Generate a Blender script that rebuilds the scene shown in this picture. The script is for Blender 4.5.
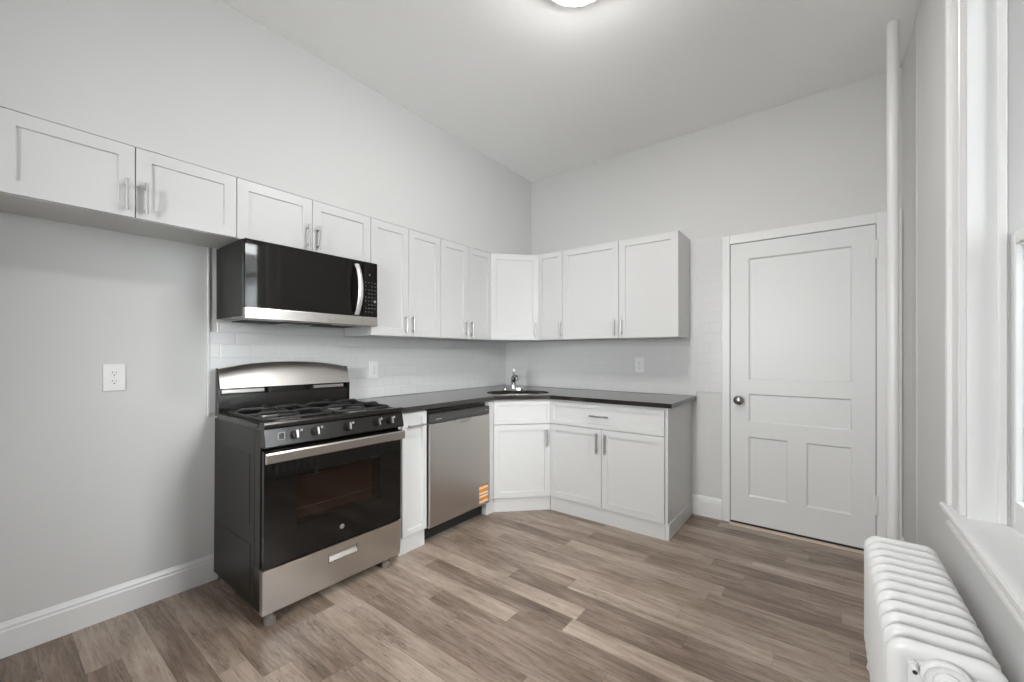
import bpy, bmesh, math, random
from mathutils import Vector, Matrix
R = math.radians
PI = math.pi
random.seed(7)
S = bpy.context.scene
COL = S.collection
for o in list(bpy.data.objects):
    bpy.data.objects.remove(o)

# ------------------------------------------------------------------ camera
cd = bpy.data.cameras.new('camera')
cd.sensor_width = 36.0
cd.lens = 409.89 / 1024 * 36.0
cd.shift_y = 12.68 / 1024
cd.clip_start = 0.02
cam = bpy.data.objects.new('camera', cd)
COL.objects.link(cam)
cam.location = (2.6784, -3.3933, 1.2412)
cam.rotation_euler = (PI / 2, 0, 0.6536)
S.camera = cam

# ------------------------------------------------------------------ world, exposure
EXPOSURE = 0.14
SKY = 30.0
LAMP = 92.0
w = bpy.data.worlds.new('overcast_sky')
S.world = w
w.use_nodes = True
bg = w.node_tree.nodes['Background']
bg.inputs[0].default_value = (0.985, 0.975, 1.0, 1)
bg.inputs[1].default_value = SKY
S.view_settings.view_transform = 'Standard'
S.view_settings.look = 'None'
S.view_settings.gamma = 1.0
S.view_settings.use_curve_mapping = False
S.view_settings.exposure = EXPOSURE
S.cycles.max_bounces = 16
S.cycles.diffuse_bounces = 10
S.cycles.glossy_bounces = 6
S.cycles.transmission_bounces = 8
S.cycles.transparent_max_bounces = 12
S.cycles.caustics_reflective = False
S.cycles.caustics_refractive = False
S.cycles.sample_clamp_indirect = 6.0
S.cycles.use_denoising = True

# ------------------------------------------------------------------ room sizes (metres)
W = 3.045        # right wall
H = 2.969        # ceiling
YF = -5.0        # wall behind the camera
SOF = 0.325      # bulkhead above the left cabinets
CZ0, CZ1, CZM = 1.362, 2.130, 1.823   # wall cabinets: bottom, top, bottom of short ones


def portal(loc, rot, sx, sy):
    l = bpy.data.lights.new('sky_portal', 'AREA')
    l.shape = 'RECTANGLE'
    l.size, l.size_y = sx, sy
    l.cycles.is_portal = True
    o = bpy.data.objects.new('sky_portal', l)
    COL.objects.link(o)
    o.location = loc
    o.rotation_euler = rot


portal((W + 0.22, -1.857, 1.60), (0, R(90), 0), 1.9, 0.92)
portal((1.775, YF - 0.2, 1.60), (R(90), 0, 0), 0.90, 1.9)


# ------------------------------------------------------------------ materials
def mat(name, col, rough=0.5, metal=0.0, spec=0.5, coat=0.0):
    m = bpy.data.materials.new(name)
    m.use_nodes = True
    b = m.node_tree.nodes['Principled BSDF']
    b.inputs['Base Color'].default_value = (*col, 1)
    b.inputs['Roughness'].default_value = rough
    b.inputs['Metallic'].default_value = metal
    b.inputs['Specular IOR Level'].default_value = spec
    b.inputs['Coat Weight'].default_value = coat
    return m


def nd(m, t, **k):
    n = m.node_tree.nodes.new(t)
    for a, v in k.items():
        setattr(n, a, v)
    return n


def lk(m, a, b):
    m.node_tree.links.new(a, b)


def bump_noise(m, scale, strength, dist=0.002, stretch=None, rough_var=None):
    tc = nd(m, 'ShaderNodeTexCoord')
    mp = nd(m, 'ShaderNodeMapping')
    if stretch:
        mp.inputs['Scale'].default_value = stretch
    nz = nd(m, 'ShaderNodeTexNoise')
    nz.inputs['Scale'].default_value = scale
    nz.inputs['Detail'].default_value = 4
    bp = nd(m, 'ShaderNodeBump')
    bp.inputs['Strength'].default_value = strength
    bp.inputs['Distance'].default_value = dist
    b = m.node_tree.nodes['Principled BSDF']
    lk(m, tc.outputs['Object'], mp.inputs[0])
    lk(m, mp.outputs[0], nz.inputs['Vector'])
    lk(m, nz.outputs[0], bp.inputs['Height'])
    lk(m, bp.outputs[0], b.inputs['Normal'])
    if rough_var:
        mr = nd(m, 'ShaderNodeMapRange')
        mr.inputs[3].default_value, mr.inputs[4].default_value = rough_var
        lk(m, nz.outputs[0], mr.inputs[0])
        lk(m, mr.outputs[0], b.inputs['Roughness'])
    return m


M = {}
M['wall'] = bump_noise(mat('grey_wall_paint', (0.605, 0.605, 0.597), 0.55, spec=0.3), 220, 0.05, 0.001)
M['ceil'] = bump_noise(mat('ceiling_paint', (0.92, 0.92, 0.917), 0.7, spec=0.2), 160, 0.04, 0.001)
M['trim'] = bump_noise(mat('white_trim_paint', (0.71, 0.71, 0.706), 0.32), 60, 0.03, 0.001)
M['door'] = bump_noise(mat('white_door_paint', (0.665, 0.668, 0.664), 0.38), 45, 0.05, 0.001)
M['cab'] = bump_noise(mat('white_cabinet_paint', (0.625, 0.625, 0.620), 0.35), 80, 0.01, 0.0005)
M['tile'] = bump_noise(mat('white_glazed_tile', (0.66, 0.66, 0.66), 0.16), 14, 0.05, 0.001)
M['grout'] = bump_noise(mat('pale_grout', (0.72, 0.72, 0.715), 0.8), 300, 0.2, 0.001)
M['rad'] = bump_noise(mat('white_radiator_enamel', (0.76, 0.76, 0.755), 0.33), 130, 0.22, 0.002)
M['nickel'] = mat('brushed_nickel', (0.50, 0.49, 0.475), 0.3, 1.0)
M['steel'] = bump_noise(mat('stainless_steel', (0.56, 0.53, 0.50), 0.3, 1.0), 60, 0.03, 0.0006, (1, 1, 40), (0.24, 0.34))
M['steelh'] = bump_noise(mat('stainless_brushed_level', (0.60, 0.57, 0.54), 0.27, 1.0), 60, 0.03, 0.0006, (1, 1, 40), (0.2, 0.3))
M['chrome'] = mat('polished_chrome', (0.52, 0.52, 0.52), 0.08, 1.0)
M['pewter'] = mat('dark_pewter', (0.30, 0.29, 0.28), 0.25, 1.0)
M['blk'] = bump_noise(mat('black_enamel', (0.011, 0.010, 0.009), 0.22, spec=0.4), 40, 0.02, 0.0006)
M['side'] = bump_noise(mat('charcoal_side_panel', (0.012, 0.0112, 0.0085), 0.3, spec=0.22), 200, 0.04, 0.0006)
M['glass'] = mat('black_oven_glass', (0.006, 0.0052, 0.0045), 0.04, spec=0.35)
M['iron'] = bump_noise(mat('cast_iron', (0.016, 0.016, 0.016), 0.42), 300, 0.2, 0.001)
M['cavity'] = mat('oven_cavity_enamel', (0.13, 0.104, 0.088), 0.4)
M['rack'] = mat('oven_rack_wire', (0.42, 0.38, 0.34), 0.35, 1.0)
M['plastic'] = mat('grey_foot_plastic', (0.15, 0.13, 0.12), 0.5)
M['dkgrey'] = mat('dark_grey_control_strip', (0.045, 0.042, 0.040), 0.3)
M['mark'] = mat('pale_printed_marks', (0.45, 0.45, 0.44), 0.5)
M['wplast'] = mat('white_outlet_plastic', (0.80, 0.80, 0.79), 0.3)
M['slot'] = mat('dark_slot', (0.03, 0.03, 0.03), 0.6)
M['handlew'] = mat('satin_silver_handle', (0.74, 0.73, 0.71), 0.34, 0.75)
M['alu'] = bump_noise(mat('vent_mesh_metal', (0.30, 0.29, 0.28), 0.4, 0.9), 500, 0.3, 0.001)
M['rubber'] = mat('black_rubber', (0.01, 0.01, 0.01), 0.7)


def m_stone():
    m = mat('dark_granite', (0.03, 0.026, 0.022), 0.13, spec=0.75)
    b = m.node_tree.nodes['Principled BSDF']
    tc = nd(m, 'ShaderNodeTexCoord')
    vo = nd(m, 'ShaderNodeTexNoise')
    vo.inputs['Scale'].default_value = 260
    vo.inputs['Detail'].default_value = 5
    cr = nd(m, 'ShaderNodeValToRGB')
    cr.color_ramp.elements[0].position = 0.42
    cr.color_ramp.elements[0].color = (0.010, 0.0085, 0.007, 1)
    cr.color_ramp.elements[1].position = 0.75
    cr.color_ramp.elements[1].color = (0.045, 0.037, 0.029, 1)
    lk(m, tc.outputs['Object'], vo.inputs['Vector'])
    lk(m, vo.outputs[0], cr.inputs[0])
    lk(m, cr.outputs[0], b.inputs['Base Color'])
    return m


M['stone'] = m_stone()


def m_floor():
    m = mat('taupe_plank_floor', (0.3, 0.24, 0.19), 0.36, spec=0.4)
    b = m.node_tree.nodes['Principled BSDF']

    def math_(op, a, c=None, d=None):
        n = nd(m, 'ShaderNodeMath', operation=op)
        for i, v in enumerate((a, c, d)):
            if v is None:
                continue
            if isinstance(v, (int, float)):
                n.inputs[i].default_value = v
            else:
                lk(m, v, n.inputs[i])
        return n.outputs[0]

    tc = nd(m, 'ShaderNodeTexCoord')
    sp = nd(m, 'ShaderNodeSeparateXYZ')
    lk(m, tc.outputs['Object'], sp.inputs[0])
    x, y = sp.outputs[0], sp.outputs[1]
    PW, PL = 0.103, 0.92
    ry = math_('DIVIDE', math_('ADD', y, 20.03), PW)
    row = math_('FLOOR', ry)
    fy = math_('FRACT', ry)
    wn = nd(m, 'ShaderNodeTexWhiteNoise', noise_dimensions='1D')
    lk(m, row, wn.inputs['W'])
    off = math_('MULTIPLY', wn.outputs[0], 13.7)
    rx = math_('DIVIDE', math_('ADD', math_('ADD', x, 20.0), off), PL)
    colx = math_('FLOOR', rx)
    fx = math_('FRACT', rx)
    cv = nd(m, 'ShaderNodeCombineXYZ')
    lk(m, row, cv.inputs[0])
    lk(m, colx, cv.inputs[1])
    pr = nd(m, 'ShaderNodeTexWhiteNoise', noise_dimensions='3D')
    lk(m, cv.outputs[0], pr.inputs['Vector'])
    rnd = pr.outputs[0]
    # grain, stretched along the plank and shifted per plank
    gv = nd(m, 'ShaderNodeCombineXYZ')
    lk(m, math_('ADD', math_('MULTIPLY', x, 1.6), math_('MULTIPLY', rnd, 91.0)), gv.inputs[0])
    lk(m, math_('MULTIPLY', y, 17.0), gv.inputs[1])
    lk(m, math_('MULTIPLY', rnd, 37.0), gv.inputs[2])
    g1 = nd(m, 'ShaderNodeTexNoise')
    g1.inputs['Scale'].default_value = 1.6
    g1.inputs['Detail'].default_value = 8
    g1.inputs['Roughness'].default_value = 0.68
    g1.inputs['Distortion'].default_value = 0.7
    lk(m, gv.outputs[0], g1.inputs['Vector'])
    g2 = nd(m, 'ShaderNodeTexNoise')
    g2.inputs['Scale'].default_value = 7.0
    g2.inputs['Detail'].default_value = 6
    g2.inputs['Roughness'].default_value = 0.75
    lk(m, gv.outputs[0], g2.inputs['Vector'])
    # broad cloudy patches
    bv = nd(m, 'ShaderNodeCombineXYZ')
    lk(m, math_('ADD', math_('MULTIPLY', x, 2.2), math_('MULTIPLY', rnd, 53.0)), bv.inputs[0])
    lk(m, math_('MULTIPLY', y, 6.0), bv.inputs[1])
    g3 = nd(m, 'ShaderNodeTexNoise')
    g3.inputs['Scale'].default_value = 1.3
    g3.inputs['Detail'].default_value = 3
    lk(m, bv.outputs[0], g3.inputs['Vector'])
    base = math_('ADD', math_('MULTIPLY', rnd, 0.30), math_('MULTIPLY', g3.outputs[0], 0.42))
    tone = math_('ADD', base, math_('MULTIPLY', g1.outputs[0], 0.85))
    tone = math_('SUBTRACT', math_('ADD', tone, math_('MULTIPLY', g2.outputs[0], 0.40)), 0.51)
    cr = nd(m, 'ShaderNodeValToRGB')
    els = cr.color_ramp.elements
    els[0].position, els[0].color = 0.12, (0.085, 0.058, 0.043, 1)
    els[1].position, els[1].color = 0.95, (0.58, 0.49, 0.405, 1)
    for p, c in ((0.34, (0.19, 0.138, 0.106)), (0.52, (0.30, 0.232, 0.185)), (0.72, (0.41, 0.332, 0.270))):
        e = els.new(p)
        e.color = (*c, 1)
    lk(m, tone, cr.inputs[0])
    # thin dark cracks
    ck = nd(m, 'ShaderNodeMapRange')
    ck.inputs[1].default_value, ck.inputs[2].default_value = 0.34, 0.43
    lk(m, g2.outputs[0], ck.inputs[0])
    # seams
    ey = math_('MULTIPLY', math_('MINIMUM', fy, math_('SUBTRACT', 1.0, fy)), PW)
    ex = math_('MULTIPLY', math_('MINIMUM', fx, math_('SUBTRACT', 1.0, fx)), PL)
    ed = math_('MINIMUM', ex, ey)
    se = nd(m, 'ShaderNodeMapRange')
    se.inputs[1].default_value, se.inputs[2].default_value = 0.0003, 0.0016
    se.inputs[3].default_value = 0.62
    lk(m, ed, se.inputs[0])
    dk = nd(m, 'ShaderNodeMapRange')
    dk.inputs[3].default_value = 0.55
    lk(m, ck.outputs[0], dk.inputs[0])
    # weathered patches with fine cross marks
    pv = nd(m, 'ShaderNodeCombineXYZ')
    lk(m, math_('ADD', math_('MULTIPLY', x, 2.2), math_('MULTIPLY', rnd, 71.0)), pv.inputs[0])
    lk(m, math_('MULTIPLY', y, 11.0), pv.inputs[1])
    g4 = nd(m, 'ShaderNodeTexNoise')
    g4.inputs['Scale'].default_value = 0.9
    g4.inputs['Detail'].default_value = 3
    lk(m, pv.outputs[0], g4.inputs['Vector'])
    g5 = nd(m, 'ShaderNodeTexNoise')
    g5.inputs['Scale'].default_value = 11.0
    g5.inputs['Detail'].default_value = 5
    g5.inputs['Roughness'].default_value = 0.7
    lk(m, pv.outputs[0], g5.inputs['Vector'])
    p4 = nd(m, 'ShaderNodeMapRange')
    p4.inputs[1].default_value, p4.inputs[2].default_value = 0.50, 0.68
    lk(m, g4.outputs[0], p4.inputs[0])
    p5 = nd(m, 'ShaderNodeMapRange')
    p5.inputs[1].default_value, p5.inputs[2].default_value = 0.36, 0.60
    p5.inputs[3].default_value, p5.inputs[4].default_value = 0.5, 0.0
    lk(m, g5.outputs[0], p5.inputs[0])
    patch = math_('SUBTRACT', 1.0, math_('MULTIPLY', p4.outputs[0], p5.outputs[0]))
    f = math_('MULTIPLY', math_('MULTIPLY', se.outputs[0], dk.outputs[0]), patch)
    mx = nd(m, 'ShaderNodeMix', data_type='RGBA', blend_type='MULTIPLY')
    mx.inputs[0].default_value = 1.0
    lk(m, cr.outputs[0], mx.inputs[6])
    lk(m, f, mx.inputs[7])
    lk(m, mx.outputs[2], b.inputs['Base Color'])
    rr = nd(m, 'ShaderNodeMapRange')
    rr.inputs[3].default_value, rr.inputs[4].default_value = 0.42, 0.30
    lk(m, g1.outputs[0], rr.inputs[0])
    lk(m, rr.outputs[0], b.inputs['Roughness'])
    bp = nd(m, 'ShaderNodeBump')
    bp.inputs['Strength'].default_value = 0.12
    bp.inputs['Distance'].default_value = 0.001
    lk(m, math_('MULTIPLY', f, g1.outputs[0]), bp.inputs['Height'])
    lk(m, bp.outputs[0], b.inputs['Normal'])
    return m


M['floor'] = m_floor()


def m_pane(name, tint, gloss, refl=0.06):
    m = bpy.data.materials.new(name)
    m.use_nodes = True
    nt = m.node_tree
    nt.nodes.remove(nt.nodes['Principled BSDF'])
    tr = nd(m, 'ShaderNodeBsdfTransparent')
    tr.inputs[0].default_value = (*tint, 1)
    gl = nd(m, 'ShaderNodeBsdfGlossy')
    gl.inputs['Roughness'].default_value = gloss
    fr = nd(m, 'ShaderNodeFresnel')
    fr.inputs[0].default_value = 1.5
    mx = nd(m, 'ShaderNodeMixShader')
    lk(m, fr.outputs[0], mx.inputs[0])
    lk(m, tr.outputs[0], mx.inputs[1])
    lk(m, gl.outputs[0], mx.inputs[2])
    lk(m, mx.outputs[0], nt.nodes['Material Output'].inputs[0])
    return m


M['pane'] = m_pane('window_glass', (0.94, 0.96, 0.95), 0.01)
M['ovenpane'] = m_pane('tinted_oven_glass', (0.55, 0.48, 0.44), 0.04)


def m_emit(name, col, st):
    m = bpy.data.materials.new(name)
    m.use_nodes = True
    b = m.node_tree.nodes['Principled BSDF']
    b.inputs['Base Color'].default_value = (0.85, 0.85, 0.84, 1)
    b.inputs['Roughness'].default_value = 0.35
    b.inputs['Emission Color'].default_value = (*col, 1)
    b.inputs['Emission Strength'].default_value = st
    return m


M['lamp'] = m_emit('glowing_diffuser', (1.0, 0.97, 0.945), LAMP)
M['siding'] = bump_noise(mat('pale_clapboard', (0.74, 0.77, 0.80), 0.6), 30, 0.1, 0.002)
M['ground'] = bump_noise(mat('concrete_ground', (0.70, 0.70, 0.69), 0.9), 30, 0.3, 0.01)


def m_sticker():
    m = mat('orange_striped_sticker', (0.8, 0.3, 0.05), 0.45)
    b = m.node_tree.nodes['Principled BSDF']
    tc = nd(m, 'ShaderNodeTexCoord')
    sp = nd(m, 'ShaderNodeSeparateXYZ')
    lk(m, tc.outputs['Generated'], sp.inputs[0])
    cr = nd(m, 'ShaderNodeValToRGB')
    cr.color_ramp.interpolation = 'CONSTANT'
    org, wht, drk = (0.62, 0.22, 0.035, 1), (0.78, 0.60, 0.42, 1), (0.30, 0.13, 0.045, 1)
    bands = [(0.0, wht), (0.12, org), (0.30, wht), (0.42, drk), (0.47, wht), (0.58, org), (0.78, wht), (0.90, org), (0.96, drk)]
    els = cr.color_ramp.elements
    els[0].position, els[0].color = bands[0]
    els[1].position, els[1].color = bands[1]
    for p, c in bands[2:]:
        e = els.new(p)
        e.color = c
    lk(m, sp.outputs[2], cr.inputs[0])
    lk(m, cr.outputs[0], b.inputs['Base Color'])
    return m


M['sticker'] = m_sticker()


# ------------------------------------------------------------------ mesh helpers
def B():
    return bmesh.new()


def box(bm, x0, x1, y0, y1, z0, z1, bev=0.0, seg=1):
    t = bmesh.new()
    bmesh.ops.create_cube(t, size=1)
    for v in t.verts:
        v.co = Vector(((x0 + x1) / 2 + v.co.x * (x1 - x0), (y0 + y1) / 2 + v.co.y * (y1 - y0), (z0 + z1) / 2 + v.co.z * (z1 - z0)))
    if bev:
        bmesh.ops.bevel(t, geom=list(t.edges), offset=bev, segments=seg, affect='EDGES', profile=0.5)
    join(bm, t)


def join(bm, t):
    me = bpy.data.meshes.new('tmp')
    t.to_mesh(me)
    t.free()
    bm.from_mesh(me)
    bpy.data.meshes.remove(me)


def shaker(bm, x0, x1, z0, z1, yb, th=0.019, rail=0.057, rec=0.009, slope=0.0025, panels=None):
    """Door leaf, back at yb, front at yb-th, with a recessed centre panel."""
    t = bmesh.new()
    bmesh.ops.create_cube(t, size=1)
    for v in t.verts:
        v.co = Vector(((x0 + x1) / 2 + v.co.x * (x1 - x0), yb - th / 2 + v.co.y * th, (z0 + z1) / 2 + v.co.z * (z1 - z0)))
    t.faces.ensure_lookup_table()
    f = [f for f in t.faces if f.normal.y < -0.9][0]
    bmesh.ops.inset_individual(t, faces=[f], thickness=rail)
    bmesh.ops.inset_individual(t, faces=[f], thickness=slope)
    for v in f.verts:
        v.co.y += rec
    outer = [e for e in t.edges if sum(1 for v in e.verts if abs(v.co.y - (yb - th)) < 1e-5) == 2 and
             all(abs(v.co.x - x0) < 1e-5 or abs(v.co.x - x1) < 1e-5 for v in e.verts) and
             all(abs(v.co.z - z0) < 1e-5 or abs(v.co.z - z1) < 1e-5 for v in e.verts)]
    bmesh.ops.bevel(t, geom=outer, offset=0.0015, segments=2, affect='EDGES', profile=0.5)
    join(bm, t)


def cyl(bm, p0, p1, r0, r1=None, seg=20, caps=True):
    r1 = r0 if r1 is None else r1
    p0, p1 = Vector(p0), Vector(p1)
    d = (p1 - p0)
    t = bmesh.new()
    bmesh.ops.create_cone(t, cap_ends=caps, segments=seg, radius1=r0, radius2=r1, depth=d.length)
    q = Vector((0, 0, 1)).rotation_difference(d.normalized())
    mtx = Matrix.Translation((p0 + p1) / 2) @ q.to_matrix().to_4x4()
    bmesh.ops.transform(t, matrix=mtx, verts=t.verts)
    join(bm, t)


def tube(bm, pts, r, seg=12, closed=False, sx=1.0, sy=1.0, ref=None):
    """Sweep an (elliptical) ring along pts; r may be a list."""
    pts = [Vector(p) for p in pts]
    n = len(pts)
    rs = r if isinstance(r, (list, tuple)) else [r] * n
    ref = Vector(ref) if ref else None
    rings = []
    prev = None
    for i, p in enumerate(pts):
        if closed:
            tg = (pts[(i + 1) % n] - pts[i - 1]).normalized()
        else:
            tg = (pts[min(i + 1, n - 1)] - pts[max(i - 1, 0)]).normalized()
        if ref:
            a = ref
        elif prev is None:
            a = Vector((0, 0, 1)) if abs(tg.z) < 0.9 else Vector((1, 0, 0))
        else:
            a = prev
        u = (a - tg * a.dot(tg)).normalized()
        prev = u
        v = tg.cross(u)
        rings.append([bm.verts.new(p + u * (math.cos(2 * PI * k / seg) * rs[i] * sx) + v * (math.sin(2 * PI * k / seg) * rs[i] * sy)) for k in range(seg)])
    m = n if closed else n - 1
    for i in range(m):
        a, b = rings[i], rings[(i + 1) % n]
        for k in range(seg):
            bm.faces.new((a[k], a[(k + 1) % seg], b[(k + 1) % seg], b[k]))
    if not closed:
        bm.faces.new(rings[0][::-1])
        bm.faces.new(rings[-1])


def lathe(bm, prof, axis='z', origin=(0, 0, 0), seg=32):
    """prof: (radius, height) list; axis 'z' up, '-y' out of a front, 'y'."""
    O = Vector(origin)
    rings = []
    for r, h in prof:
        ring = []
        for k in range(seg):
            a = 2 * PI * k / seg
            c, s = r * math.cos(a), r * math.sin(a)
            p = {'z': (c, s, h), '-y': (c, -h, s), 'y': (-c, h, s), '-x': (-h, c, s), 'x': (h, -c, s)}[axis]
            ring.append(bm.verts.new(O + Vector(p)))
        rings.append(ring)
    for a, b in zip(rings, rings[1:]):
        for k in range(seg):
            bm.faces.new((a[k], a[(k + 1) % seg], b[(k + 1) % seg], b[k]))
    if prof[0][0] > 1e-6:
        bm.faces.new(rings[0][::-1])
    if prof[-1][0] > 1e-6:
        bm.faces.new(rings[-1])
    bmesh.ops.remove_doubles(bm, verts=bm.verts, dist=1e-6)


def prism(bm, pts, ax, a0, a1):
    """Extrude a 2-D outline. ax='x': pts are (y,z); 'y': (x,z); 'z': (x,y)."""
    def mk(p, a):
        return {'x': (a, p[0], p[1]), 'y': (p[0], a, p[1]), 'z': (p[0], p[1], a)}[ax]
    v0 = [bm.verts.new(mk(p, a0)) for p in pts]
    v1 = [bm.verts.new(mk(p, a1)) for p in pts]
    n = len(pts)
    bm.faces.new(v0)
    bm.faces.new(v1[::-1])
    for i in range(n):
        bm.faces.new((v0[i], v1[i], v1[(i + 1) % n], v0[(i + 1) % n]))


def obj(name, bm, m, parent=None, smooth=None, loc=None):
    bmesh.ops.recalc_face_normals(bm, faces=bm.faces)
    me = bpy.data.meshes.new(name)
    bm.to_mesh(me)
    bm.free()
    me.materials.append(m)
    if smooth is not None:
        for p in me.polygons:
            p.use_smooth = True
        try:
            me.set_sharp_from_angle(angle=R(smooth))
        except Exception:
            pass
    o = bpy.data.objects.new(name, me)
    COL.objects.link(o)
    if parent is not None:
        o.parent = parent
    if loc is not None:
        o.location = loc
    return o


def thing(name, label, cat, loc=(0, 0, 0), rotz=0.0, group=None):
    o = bpy.data.objects.new(name, None)
    o.empty_display_size = 0.1
    COL.objects.link(o)
    o.location = loc
    o.rotation_euler = (0, 0, rotz)
    o['label'] = label
    o['category'] = cat
    if group:
        o['group'] = group
    return o


def struct(name, bm, m, parent=None, smooth=None, loc=None):
    o = obj(name, bm, m, parent, smooth, loc)
    if parent is None:
        o['kind'] = 'structure'
    return o


# ------------------------------------------------------------------ room shell
b = B(); box(b, -0.15, W + 0.3, YF - 0.25, 0.15, -0.12, 0.0); struct('floor', b, M['floor'])
b = B(); box(b, -0.15, W + 0.3, YF - 0.25, 0.15, H, H + 0.12); struct('ceiling', b, M['ceil'])
b = B(); prism(b, [(-0.15, 0), (0, 0), (0, CZ1 + 0.0004), (SOF, CZ1 + 0.0004), (SOF, H), (-0.15, H)], 'y', YF, 0.0)
struct('wall_left', b, M['wall'])
b = B(); box(b, -0.15, W + 0.3, 0.0, 0.15, 0, H)
struct('wall_back', b, M['wall'])
WY0, WY1, WZ0, WZ1 = -1.414, -2.30, 0.684, 2.52          # window on the right wall
b = B()
box(b, W, W + 0.25, WY0, 0.0, 0, H)
box(b, W, W + 0.25, YF, WY1, 0, H)
box(b, W, W + 0.25, WY1, WY0, 0, WZ0)
box(b, W, W + 0.25, WY1, WY0, WZ1, H)
struct('wall_right', b, M['wall'])
FX0, FX1 = 1.32, 2.20                                      # assumed window behind the camera, added as fill light
b = B()
box(b, -0.15, FX0, YF - 0.25, YF, 0, H)
box(b, FX1, W + 0.3, YF - 0.25, YF, 0, H)
box(b, FX0, FX1, YF - 0.25, YF, 0, WZ0)
box(b, FX0, FX1, YF - 0.25, YF, WZ1, H)
struct('wall_front', b, M['wall'])


def baseboard_profile(h=0.14, t=0.016):
    return [(0, 0), (t, 0), (t, h - 0.035), (t - 0.003, h - 0.028), (t - 0.003, h - 0.018), (t - 0.007, h - 0.010), (t - 0.011, h), (0, h)]


b = B(); prism(b, baseboard_profile(), 'y', YF, -2.585); struct('baseboard_left', b, M['trim'])
b = B(); prism(b, [(-d, z) for d, z in baseboard_profile(0.15)], 'x', 1.852, 2.062); struct('baseboard_back', b, M['trim'])
b = B(); prism(b, [(W - d, z) for d, z in baseboard_profile(0.15)], 'y', YF, -0.03); struct('baseboard_right', b, M['trim'])
# slim upright joint strip on the right wall near the corner
b = B(); box(b, W - 0.002, W, -0.502, -0.468, 0.15, H); struct('trim_2', b, M['wall'])


# ------------------------------------------------------------------ windows (local: x along the width, room side at -y, opening from y=0 outward)
def window(name, w_, z0, z1, loc, rotz):
    ro = bpy.data.objects.new(name, None)
    COL.objects.link(ro)
    ro.location = loc
    ro.rotation_euler = (0, 0, rotz)
    ro['kind'] = 'structure'
    b = B()                                   # jambs and head
    box(b, 0, 0.018, -0.001, 0.25, z0, z1)
    box(b, w_ - 0.018, w_, -0.001, 0.25, z0, z1)
    box(b, 0.018, w_ - 0.018, -0.001, 0.25, z1 - 0.018, z1)
    obj('window_jamb', b, M['trim'], ro)
    b = B()                                   # stop bead
    for x0, x1 in ((0.018, 0.034), (w_ - 0.034, w_ - 0.018)):
        box(b, x0, x1, 0.062, 0.082, z0 + 0.022, z1 - 0.018, 0.004, 2)
        box(b, x0 - 0.001, x1 - 0.006, 0.127, 0.133, z0 + 0.022, z1 - 0.018)
    box(b, 0.018, w_ - 0.018, 0.062, 0.082, z1 - 0.036, z1 - 0.018, 0.004, 2)
    obj('stop_bead', b, M['trim'], ro)
    b = B()                                   # casing: flat with a raised back band
    cw = 0.125
    for s in (0, 1):
        xa, xb = (-cw + 0.004, 0.004) if s == 0 else (w_ - 0.004, w_ + cw - 0.004)
        box(b, xa, xb, -0.018, 0, z0 + 0.022, z1 + cw, 0.003)
        xo = (xa - 0.002, xa + 0.03) if s == 0 else (xb - 0.03, xb + 0.002)
        box(b, xo[0], xo[1], -0.03, 0, z0 + 0.022, z1 + cw + 0.002, 0.006, 2)
    box(b, 0.004, w_ - 0.004, -0.018, 0, z1 - 0.004, z1 + cw, 0.003)
    box(b, -cw, w_ + cw, -0.034, 0, z1 + cw, z1 + cw + 0.03, 0.006, 2)
    obj('window_casing', b, M['trim'], ro)
    b = B()                                   # stool, rounded nose, with horns
    prism(b, [(-0.039, z0 + 0.004), (-0.034, z0 - 0.001), (0, z0 - 0.001), (0, z0), (0.16, z0), (0.16, z0 + 0.022), (-0.034, z0 + 0.022), (-0.039, z0 + 0.017)], 'x', 0, w_)
    for x0, x1 in ((-cw - 0.025, 0), (w_, w_ + cw + 0.025)):
        prism(b, [(-0.039, z0 + 0.004), (-0.034, z0 - 0.001), (0, z0 - 0.001), (0, z0 + 0.022), (-0.034, z0 + 0.022), (-0.039, z0 + 0.017)], 'x', x0, x1)
    obj('window_stool', b, M['trim'], ro)
    b = B()                                   # apron moulding
    prism(b, [(0, z0 - 0.001), (-0.030, z0 - 0.001), (-0.029, z0 - 0.008), (-0.020, z0 - 0.020), (-0.014, z0 - 0.034), (-0.026, z0 - 0.036), (-0.026, z0 - 0.046), (0, z0 - 0.050)], 'x', -cw + 0.002, w_ + cw - 0.002)
    obj('window_apron', b, M['trim'], ro)
    zm = (z0 + z1) / 2 - 0.01
    # sloped sill under the sash
    b = B()
    prism(b, [(0.09, z0 + 0.022), (0.25, z0 + 0.022), (0.25, z0 + 0.030), (0.09, z0 + 0.044)], 'x', 0.018, w_ - 0.018)
    obj('window_sill', b, M['trim'], ro)

    def sash(y0, y1, za, zb, muntin):
        b = B()
        st = 0.045
        xa, xb = 0.020, w_ - 0.020
        box(b, xa, xa + st, y0, y1, za, zb, 0.003)
        box(b, xb - st, xb, y0, y1, za, zb, 0.003)
        box(b, xa + st, xb - st, y0, y1, za, za + (0.07 if za < zm - 0.3 else 0.04), 0.003)
        box(b, xa + st, xb - st, y0, y1, zb - 0.04, zb, 0.003)
        o = obj('sash', b, M['trim'], ro)
        b = B()
        box(b, xa + st - 0.004, xb - st + 0.004, (y0 + y1) / 2 - 0.002, (y0 + y1) / 2 + 0.002, za + 0.03, zb - 0.03)
        obj('pane', b, M['pane'], o)
    sash(0.088, 0.124, z0 + 0.040, zm + 0.02, 0)
    sash(0.136, 0.172, zm - 0.02, z1 - 0.02, 0)
    return ro


window('window_1', WY0 - WY1, WZ0, WZ1, (W, WY0, 0), -PI / 2)
window('added_fill_window', FX1 - FX0, WZ0, WZ1, (FX1, YF, 0), PI)  # unseen window, added to brighten the room from behind the camera

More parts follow.
